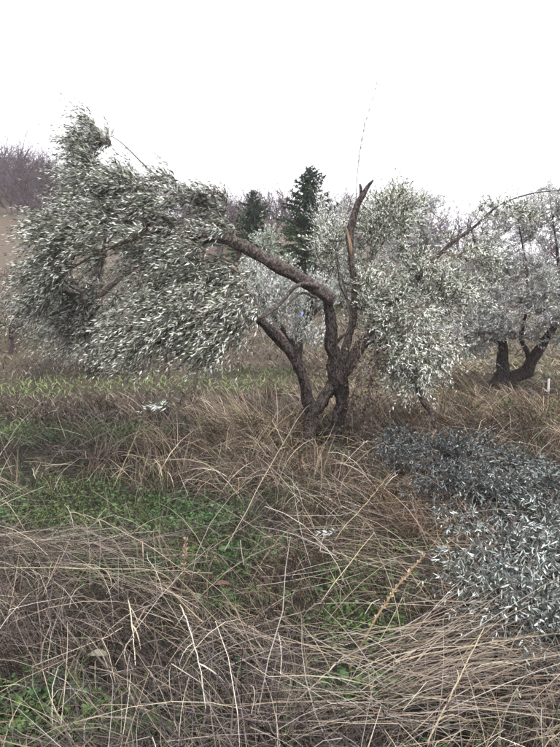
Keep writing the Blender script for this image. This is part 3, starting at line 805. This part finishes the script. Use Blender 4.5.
# patches of green weeds, from where the photograph shows them
GP = [(G(165, 525), .75, .55), (G(120, 575), .5, .25), (G(215, 560), .45, .35), (G(365, 640), .22, .2), (G(20, 730), .5, .16), (G(110, 740), .25, .12), (G(350, 700), .22, .1),
      (G(60, 495), .6, .3), (G(20, 520), .5, .3), (G(235, 610), .22, .12), (G(330, 585), .2, .15), (G(120, 440), .8, .6), (G(30, 440), .9, .5)]
def greenness(x, y):
    g = np.zeros_like(x)
    for c, rx, ry in GP:
        g = np.maximum(g, np.exp(-((x - c[0]) / rx) ** 2 - ((y - c[1]) / ry) ** 2))
    return np.clip(g * 1.5 * (.35 + 1.3 * fbm(x * 3, y * 3, 22)) + 1.3 * (fbm(x * 1.8, y * 1.8, 21) - .5), 0, 1)

def lodge_dir(x, y):
    """direction in which the grass lies: swirls, mainly across the slope"""
    a = 6.28 * fbm(x * .45 + 3, y * .45 + 8, 33, 2) * 1.3
    return a

def avoid_pile(x, y):
    """thin the tall grass where branches lie"""
    return ((x > .72 + .0 * y) & (y > 3.3) & (y < 6.3) & (x / y > .17 + .05 * (y - 4.8)))

def build_mat_grass():
    # matted dead grass in tussocks, each lying its own way
    g = Geo()
    n = 6900
    cx, cy = wedge(n, 1.15, 9.5, 1.55)
    hole = fbm(cx * 1.9, cy * 1.9, 91, 2)
    keep = rng.random(n) > .85 * greenness(cx, cy) + .75 * sstep(.5, .62, hole)
    cx, cy = cx[keep], cy[keep]; n = len(cx)
    per = rng.integers(8, 26, n)
    idx = np.repeat(np.arange(n), per); B = len(idx)
    sp = rng.uniform(.03, .12, n)[idx]
    x = cx[idx] + rng.normal(size=B) * sp; y = cy[idx] + rng.normal(size=B) * sp
    az = (lodge_dir(cx, cy) + rng.normal(0, 1.1, n))[idx] + rng.normal(0, .55, B)
    up_t = (rng.random(n) < .4)[idx]
    L = rng.uniform(.12, .45, B) * rng.uniform(.6, 1.25, n)[idx]
    th0 = np.clip(rng.normal(.8, .4, B), .0, 1.5) * np.where(up_t, .45, 1); th1 = np.clip(rng.normal(1.7, .5, B), .6, 2.8) * np.where(up_t, .75, 1)
    warm = fbm(cx * .9 + 5, cy * .9, 61, 2)
    c = straw(B, (3.5, 4, 4.5, 4.5, 4.5, 5.5, 2.5, 2.5), .3) * rng.uniform(.2, 1.15, (n, 1))[idx]  # low end of the tussock tone stands for shadow in the grass
    c = c * np.where(warm[:, None] > .52, (1.04, .95, .86), (.95, .94, .96))[idx]
    c = c * (1 + (sstep(-.3, .2, x) * sstep(3.3, 4.2, y))[:, None] * np.array([.35, .22, .08]))
    w = np.maximum(rng.uniform(.0015, .0052, B) * np.where(rng.random(B) < .12, 1.7, 1), .00085 * y)
    base = np.stack([x, y, ground(x, y) + rng.random(B) ** 2 * .09], 1)
    ribbons(g, base, az, L, th0, th1, w, c.clip(.01, .7), 4, .9, kink=.5)
    o = g.build('matted_dry_grass', M_straw)
    tag(o, 'matted tan and grey dead grass covering the near ground', 'grass', None, 'stuff')
build_mat_grass()

def build_litter():
    # short broken bits and thin dark stems lying on the soil
    g = Geo(); n = 11000
    x, y = wedge(n, 1.1, 9, 1.6)
    c = straw(n, (.6, 2, 5, 5, 2, 8, 1.5, .2)) * .45  # darkened further to stand for the shade between the straws
    base = np.stack([x, y, ground(x, y) + .005 + .06 * rng.random(n) ** 2], 1)
    ribbons(g, base, rng.uniform(0, 6.28, n), rng.uniform(.06, .25, n), rng.normal(1.35, .25, n), rng.normal(1.6, .3, n), np.maximum(rng.uniform(.002, .004, n), .0008 * y), c, 2, .5)
    o = g.build('grass_litter', M_straw)
    tag(o, 'thin layer of broken dead stems lying flat on the soil', 'litter', None, 'stuff')
build_litter()

def build_straws():
    # long pale straws criss-crossing over the mat
    g = Geo(); n = 2300
    x, y = wedge(n, 1.2, 7.5, 1.45)
    k = rng.random(n) > .8 * greenness(x, y)
    x, y = x[k], y[k]; n = len(x)
    c = straw(n, (5, 3, 1, 2, 5, 1, 3, 4))
    base = np.stack([x, y, ground(x, y) + .03 + .14 * rng.random(n)], 1)
    az = rng.uniform(0, 6.28, n)
    ribbons(g, base, az, rng.uniform(.2, .75, n), np.clip(rng.normal(1.05, .4, n), .1, 1.6), np.clip(rng.normal(1.55, .3, n), .8, 2.1), np.maximum(rng.uniform(.0018, .0042, n), .0009 * y), c * 1.4, 4, .3, tipw=.4, kink=.3)
    # bundles lying across the right foreground and left middle
    for (p0, p1, num, spw) in [((330, 690), (585, 645), 200, .05), ((360, 735), (585, 690), 240, .06), ((-20, 568), (190, 578), 190, .06), ((20, 590), (200, 630), 60, .1), ((330, 745), (580, 740), 90, .07), ((300, 500), (430, 560), 120, .15), ((290, 560), (440, 600), 100, .14), ((170, 640), (290, 720), 70, .1)]:
        a = G(*p0); b = G(*p1)
        t = rng.random(num) * .75
        bx = a[0] + (b[0] - a[0]) * t + rng.normal(0, spw, num); by = a[1] + (b[1] - a[1]) * t + rng.normal(0, spw, num)
        az0 = math.atan2(b[1] - a[1], b[0] - a[0])
        az = az0 + rng.normal(0, .22, num) + np.where(rng.random(num) < .3, math.pi, 0)
        base = np.stack([bx, by, ground(bx, by) + .08 + .14 * rng.random(num)], 1)
        ribbons(g, base, az, rng.uniform(.25, .8, num), np.clip(rng.normal(1.35, .2, num), .8, 1.7), np.clip(rng.normal(1.6, .15, num), 1.2, 2), rng.uniform(.0018, .0048, num), straw(num, (5, 4, 3, 2, 3, 3, 4, 2.5)) * 1.1, 4, .35, tipw=.4, kink=.25)
    o = g.build('fallen_straw', M_straw)
    tag(o, 'long pale straws lying criss-cross over the matted grass', 'straw', None, 'stuff')
build_straws()

def build_tall():
    # taller dry grass round the trunk and to its left, combed over in sweeping bundles
    g = Geo(); n = 1150
    cx = rng.uniform(-3.0, 4.2, n); cy = rng.uniform(5.0, 10.5, n)
    dens = np.exp(-((cx + .55) / .9) ** 2 - ((cy - 7.0) / 1.3) ** 2) + .7 * np.exp(-((cx - .5) / .9) ** 2 - ((cy - 8.2) / .9) ** 2) + .25 * sstep(.8, 1.6, cx) * sstep(7.0, 8.0, cy) + .12
    dens = dens * np.where(avoid_pile(cx, cy), .1, 1) * np.where((np.abs(cx - .45) < .4) & (cy < 7.2), .12, 1)
    k = rng.random(n) < dens * np.where((cx < -.9) & (cy > 6.4), .06, 1)
    cx, cy = cx[k], cy[k]; n = len(cx)
    per = rng.integers(14, 34, n); idx = np.repeat(np.arange(n), per); B = len(idx)
    x = cx[idx] + rng.normal(0, .07, B); y = cy[idx] + rng.normal(0, .07, B)
    sweep = math.pi + 2.6 * (fbm(cx * .7, cy * .7, 57, 2) - .45) * 2
    az = np.where(rng.random(n) < .85, sweep + rng.normal(0, .3, n), rng.uniform(0, 6.28, n))[idx] + rng.normal(0, .35, B)
    L = rng.uniform(.35, .85, B) * rng.uniform(.6, 1.2, n)[idx]
    tone = fbm(cx * 1.3, cy * 1.3, 63, 2)
    c = straw(B, (4, 4, 3, 2, 4, 3, 4, 2), .3) * np.where(tone[:, None] < .42, (.68, .62, .6), (1.5, 1.42, 1.24))[idx] * rng.uniform(.7, 1.25, (n, 1))[idx]
    gr = rng.random(B) < .10
    c = np.where(gr[:, None], np.array([(.12, .15, .06)]) * rng.uniform(.6, 1.2, (B, 1)), c)
    lay = rng.uniform(0, 1, n)[idx]
    th0 = np.clip(rng.normal(.25, .25, B) + .5 * lay, 0, 1.3); th1 = np.clip(rng.normal(1.2, .4, B) + .6 * lay, .3, 2.4)
    base = np.stack([x, y, ground(x, y)], 1)
    ribbons(g, base, az, L, th0, th1, np.maximum(rng.uniform(.003, .007, B), .0011 * y), c.clip(.01, .7), 5, .5, kink=.3)
    o = g.build('tall_dry_grass', M_straw)
    tag(o, 'taller wind-bent dry grass standing around the olive trunk', 'grass', None, 'stuff')
build_tall()

def build_weeds():
    # low green ground cover: little round leaves in the gaps
    g = Geo(); n = 120000
    x, y = wedge(n, 1.2, 8.5, 1.5)
    gr = greenness(x, y)
    k = rng.random(n) < gr ** 1.3
    x, y = x[k], y[k]; n = len(x)
    base = np.stack([x, y, ground(x, y) + .015 + .085 * rng.random(n)], 1)
    d = norm(np.stack([rng.normal(size=n), rng.normal(size=n), .35 * rng.normal(size=n) + .1], 1))
    nr = np.tile((0, 0, 1.), (n, 1)) + .45 * rng.normal(size=(n, 3))
    ln = rng.uniform(.010, .028, n) * np.where(rng.random(n) < .12, 2.0, 1)
    c = (.45 + .9 * rng.random((n, 1))) * (.7 + .7 * fbm(x * 4, y * 4, 29)[:, None]) * np.where(fbm(x * 2.5, y * 2.5, 31)[:, None] > .5, (1.25, 1.0, .9), (.9, 1, 1.05)) * (1 + .12 * rng.normal(size=(n, 3)))
    leaves(g, base, d, nr, ln, ln * rng.uniform(.45, .8, n), c.clip(.2, 1.8), 0, .3, .2)
    o = g.build('green_ground_cover', M_green)
    tag(o, 'low green weeds showing through gaps in the dead grass', 'weeds', None, 'stuff')
    g = Geo(); n = 26000
    x, y = wedge(n, 1.3, 9.5, 1.4)
    k = rng.random(n) < (.3 + greenness(x, y))
    x, y = x[k], y[k]; n = len(x)
    c = np.array([(.06, .092, .032)]) * (.6 + .9 * rng.random((n, 1))) * (1 + .15 * rng.normal(size=(n, 3)))
    ribbons(g, np.stack([x, y, ground(x, y)], 1), rng.uniform(0, 6.28, n), rng.uniform(.08, .28, n), rng.uniform(0, .6, n), rng.uniform(.6, 1.9, n), np.maximum(rng.uniform(.002, .004, n), .0008 * y), c.clip(.01, .4), 3, .4)
    o = g.build('green_grass', M_straw)
    tag(o, 'thin fresh green grass blades among the dead grass', 'grass', None, 'stuff')
build_weeds()

def build_field():
    # short meadow behind the tree: green strips and dead brown strips
    g = Geo(); n = 44000
    x, y = wedge(n, 7.6, 34, 1.4, .62)
    yn = y + 1.1 * (fbm(x * .5, y * .5, 71) - .5) - .10 * x
    band = sstep(10.9, 11.5, yn) * sstep(14.2, 13.2, yn) + .8 * sstep(7.6, 7.9, yn) * sstep(9.2, 8.6, yn)
    left = sstep(1.8, -.6, x)
    bank = sstep(-4.2, -5.5, x) * sstep(13.5, 15, y) * sstep(21, 18, y)
    isg = rng.random(n) < .45 * bank + np.clip(.10 + .85 * band * left + .30 * (1 - left) + .5 * (fbm(x * .6, y * .6, 73) - .55), .03, .95)
    c = np.where(isg[:, None], np.array([(.16, .205, .08)]) * (.7 + .6 * rng.random((n, 1))), straw(n, (4, 4, 3, 3, 3, 2.5, 4, 1)))
    L = np.where(isg, rng.uniform(.07, .18, n), np.where((x < .2) & (y < 15), rng.uniform(.06, .22, n), rng.uniform(.12, .42, n))) * (1 + .4 * (y > 16))
    base = np.stack([x, y, ground(x, y)], 1)
    rt = (x > .6) & (y < 16) & ~isg
    c = np.where(rt[:, None], c * (1.35, 1.28, 1.15), c)
    ribbons(g, base, np.where(rng.random(n) < .6, math.pi, 0) + rng.normal(0, 1.0, n), L, np.where(rt, rng.uniform(.6, 1.4, n), rng.uniform(0, .8, n)), np.clip(rng.normal(1.4, .4, n), .2, 2.2), .0014 * y * rng.uniform(.8, 1.6, n), c, 2, .5)
    o = g.build('meadow_grass', M_straw)
    tag(o, 'short green and brown meadow grass behind the trees', 'grass', None, 'stuff')
build_field()

# ------------------------------------------------------------------ single things in the grass
def stalk(pts, label, seedhead=False, colr=(.36, .28, .16), r=.0035, bow=.04):
    """one conspicuous long dry stalk from (pixel x, pixel y, height over ground) to the same at its tip"""
    a, b = G(pts[0][0], pts[0][1], pts[0][2]), G(pts[1][0], pts[1][1], pts[1][2])
    if len(pts[1]) > 3: b = P(pts[1][0], pts[1][1], a[1] + pts[1][3])
    n = 14
    t = np.linspace(0, 1, n)[:, None]
    D = np.linalg.norm(b - a)
    c = a + (b - a) * t + np.array([rng.normal(0, .5), 0, 1]) * bow * D * (4 * t * (1 - t)) + rng.normal(0, .0022, (n, 3)) * D
    c = catmull(c, .04)
    c[:, 2] = np.maximum(c[:, 2], ground(c[:, 0], c[:, 1]) + .01)
    rr = np.linspace(r, r * .45, len(c))
    t = thing('dry_stalk', c[0].copy(), label, 'stalk', 'single dry stalks')
    g = Geo(); tube(g, c, rr, 6, np.array(colr), 0)
    for q in np.linspace(len(c) * .2, len(c) * .85, 5).astype(int):
        dv = norm(c[q + 1] - c[q]) * .006
        tube(g, np.array([c[q] - dv, c[q] + dv]), np.full(2, rr[q] * 1.5), 6, np.array(colr) * .7, 0)
    g.build('stem', M_straw, c[0], t, smooth_m=(0,))
    if not seedhead:
        g = Geo(); kk = np.linspace(len(c) * .15, len(c) * .7, 4).astype(int)
        dv = c[-1] - c[0]; az = math.atan2(dv[1], dv[0]) + rng.normal(0, .5, 4); sl = math.acos(float(np.clip(dv[2] / np.linalg.norm(dv), -1, 1)))
        for q, a_ in zip(kk, az):
            g = Geo()
            ribbons(g, c[q:q + 1], np.array([a_]), rng.uniform(.08, .2, 1), np.full(1, sl), np.full(1, sl + .9), np.full(1, r * 1.8), np.array([colr]) * .85, 4, .8)
            g.build('dry_blade', M_straw, c[0], t)
    if seedhead:
        g = Geo(); m = 150
        kk = rng.integers(int(len(c) * .4), len(c), m)
        leaves(g, c[kk], norm(c[-1] - c[0]) + .9 * rvec(m), rvec(m), rng.uniform(.01, .024, m), rng.uniform(.005, .009, m), np.tile((.36, .27, .18), (m, 1)) * (.5 + .8 * rng.random((m, 1))), 0)
        g.build('seed_head', M_straw, c[0], t)
    return t
stalk([(335, 540, .12), (392, 473, .22)], 'long golden stalk leaning toward the dark fallen branch', colr=(.36, .29, .18), r=.0034)
stalk([(350, 668, .05), (424, 556, 0, .25)], 'brown seed-headed weed stem in front of the silver branch', True, (.22, .15, .085), .006)
stalk([(428, 742, .12), (484, 628, 0, .3)], 'pale straw rising toward the nearest fallen branch at lower right', colr=(.36, .30, .21), r=.0034)
stalk([(272, 722, .05), (345, 655, .2)], 'pale straw slanting up from the bottom centre', colr=(.38, .33, .25), r=.003)
stalk([(70, 512, .15), (190, 575, .2)], 'long straw slanting across the big green weed patch', colr=(.36, .30, .21), r=.0032)
stalk([(-10, 568, .2), (212, 573, .2)], 'long level straw across the left foreground', colr=(.36, .31, .22), r=.0032, bow=.01)
stalk([(112, 490, .05), (140, 425, 0, .1)], 'upright pale stalk left of the green weed patch', colr=(.34, .27, .18), r=.004)
stalk([(180, 610, .05), (186, 540, 0, .05)], 'short dark upright weed stem in the green patch', True, (.13, .09, .06), .004)
stalk([(225, 550, .08), (308, 405, 0, 1.9)], 'long bent straw leaning against the left stem of the trunk', colr=(.30, .25, .19), r=.003, bow=.06)
stalk([(395, 662, .16), (580, 632, .22)], 'thick golden straw lying along the front of the fallen branches', colr=(.36, .29, .18), r=.0042, bow=.02)
stalk([(128, 600, .15), (135, 665, .16)], 'short pale straw crossing the dark gap at lower left', colr=(.5, .44, .32), r=.004)
stalk([(180, 605, .2), (206, 708, .16)], 'thin white straw pointing down at the bottom left centre', colr=(.5, .46, .38), r=.0035)

def dead_leaf(px, py, label, c):
    q = G(px, py); q[2] = ground(q[0], q[1]) + .13
    n = 7
    s = np.linspace(0, 1, n); wd = .034 * np.sin(np.pi * np.clip(s, .03, .97)) ** .7
    V = []
    for k in range(n):
        for e in (-1, 0, 1): V.append((q[0] + (s[k] - .5) * .085, q[1] + e * wd[k] * .8, q[2] + .016 * abs(e) + .012 * math.sin(s[k] * 3)))
    Q = [[3 * k + j, 3 * k + j + 1, 3 * k + 4 + j, 3 * k + 3 + j] for k in range(n - 1) for j in (0, 1)]
    o = mesh('dead_leaf', np.array(V), np.array(Q), M_straw, q, None, np.tile(c, (len(V), 1)))
    md = o.modifiers.new('thickness', 'SOLIDIFY'); md.thickness = .0015
    tag(o, label, 'leaf')
dead_leaf(98, 690, 'pale curled dead leaf among the dark straw at lower left', (.2, .19, .14))
dead_leaf(222, 612, 'reddish curled dead leaf at the edge of the weeds', (.11, .06, .05))

def marker():
    b = P(548, 402, 11.2); b[2] = ground(b[0], b[1])
    t = thing('marker_post', b, 'small white post in the grass right of the double trunk', 'post')
    g = Geo(); z = np.array([0, .1, .2, .29, .31])
    tube(g, b + np.stack([.01 * z, 0 * z, .8 * z + .02], 1), np.array([.024, .023, .022, .022, .018]), 10, np.ones(3))
    g.build('shaft', mat('white_paint', (.75, .75, .74), .6, True, .15, 20), b, t, smooth_m=(0,))
    g = Geo(); tube(g, b + np.array([(0, 0, .265), (0, 0, .29), (.005, 0, .31)]), np.array([.02, .021, .014]), 10, np.ones(3))
    g.build('cap', mat('dark_cap', (.04, .04, .045), .6, True, .2, 20), b, t, smooth_m=(0,))
marker()

def tarp():
    b = G(302, 320); b[2] = ground(b[0], b[1])
    nx, ny = 14, 10
    X, Y = np.meshgrid(np.linspace(-.32, .32, nx), np.linspace(-.2, .2, ny))
    Z = .25 * np.exp(-(X / .22) ** 2 - (Y / .16) ** 2) + .1 * (fbm(X * 9 + 3, Y * 9, 4) - .3)
    V = np.stack([X, Y, Z + .02], -1).reshape(-1, 3) + b
    i = np.arange(ny - 1)[:, None] * nx; j = np.arange(nx - 1)[None]
    Q = np.stack([i + j, i + j + 1, i + nx + j + 1, i + nx + j], -1).reshape(-1, 4)
    o = mesh('blue_sack', V, Q, mat('blue_plastic', (.05, .16, .5), .4, False, .2, 10), b, None, smooth=True)
    tag(o, 'crumpled blue plastic sack glimpsed behind the silvery olive', 'sack')
tarp()

# ------------------------------------------------------------------ the moist air between here and the hill
def build_haze():
    x0, x1, y0, y1, z0, z1 = -340, 340, -12, 560, -90, 42
    V = np.array([(x, y, z) for z in (z0, z1) for y in (y0, y1) for x in (x0, x1)], float)
    Q = np.array([[0, 2, 3, 1], [4, 5, 7, 6], [0, 1, 5, 4], [2, 6, 7, 3], [0, 4, 6, 2], [1, 3, 7, 5]])
    m = bpy.data.materials.new('haze_air'); m.use_nodes = True
    n = m.node_tree.nodes; n.remove(n['Principled BSDF'])
    v = n.new('ShaderNodeVolumePrincipled'); v.inputs['Density'].default_value = 0.0010
    v.inputs['Color'].default_value = (.93, .92, .96, 1)
    m.node_tree.links.new(v.outputs[0], n['Material Output'].inputs['Volume'])
    o = mesh('haze', V, Q, m)
    tag(o, 'thin pale haze filling the air over the grove and hill', 'haze', None, 'stuff')
build_haze()
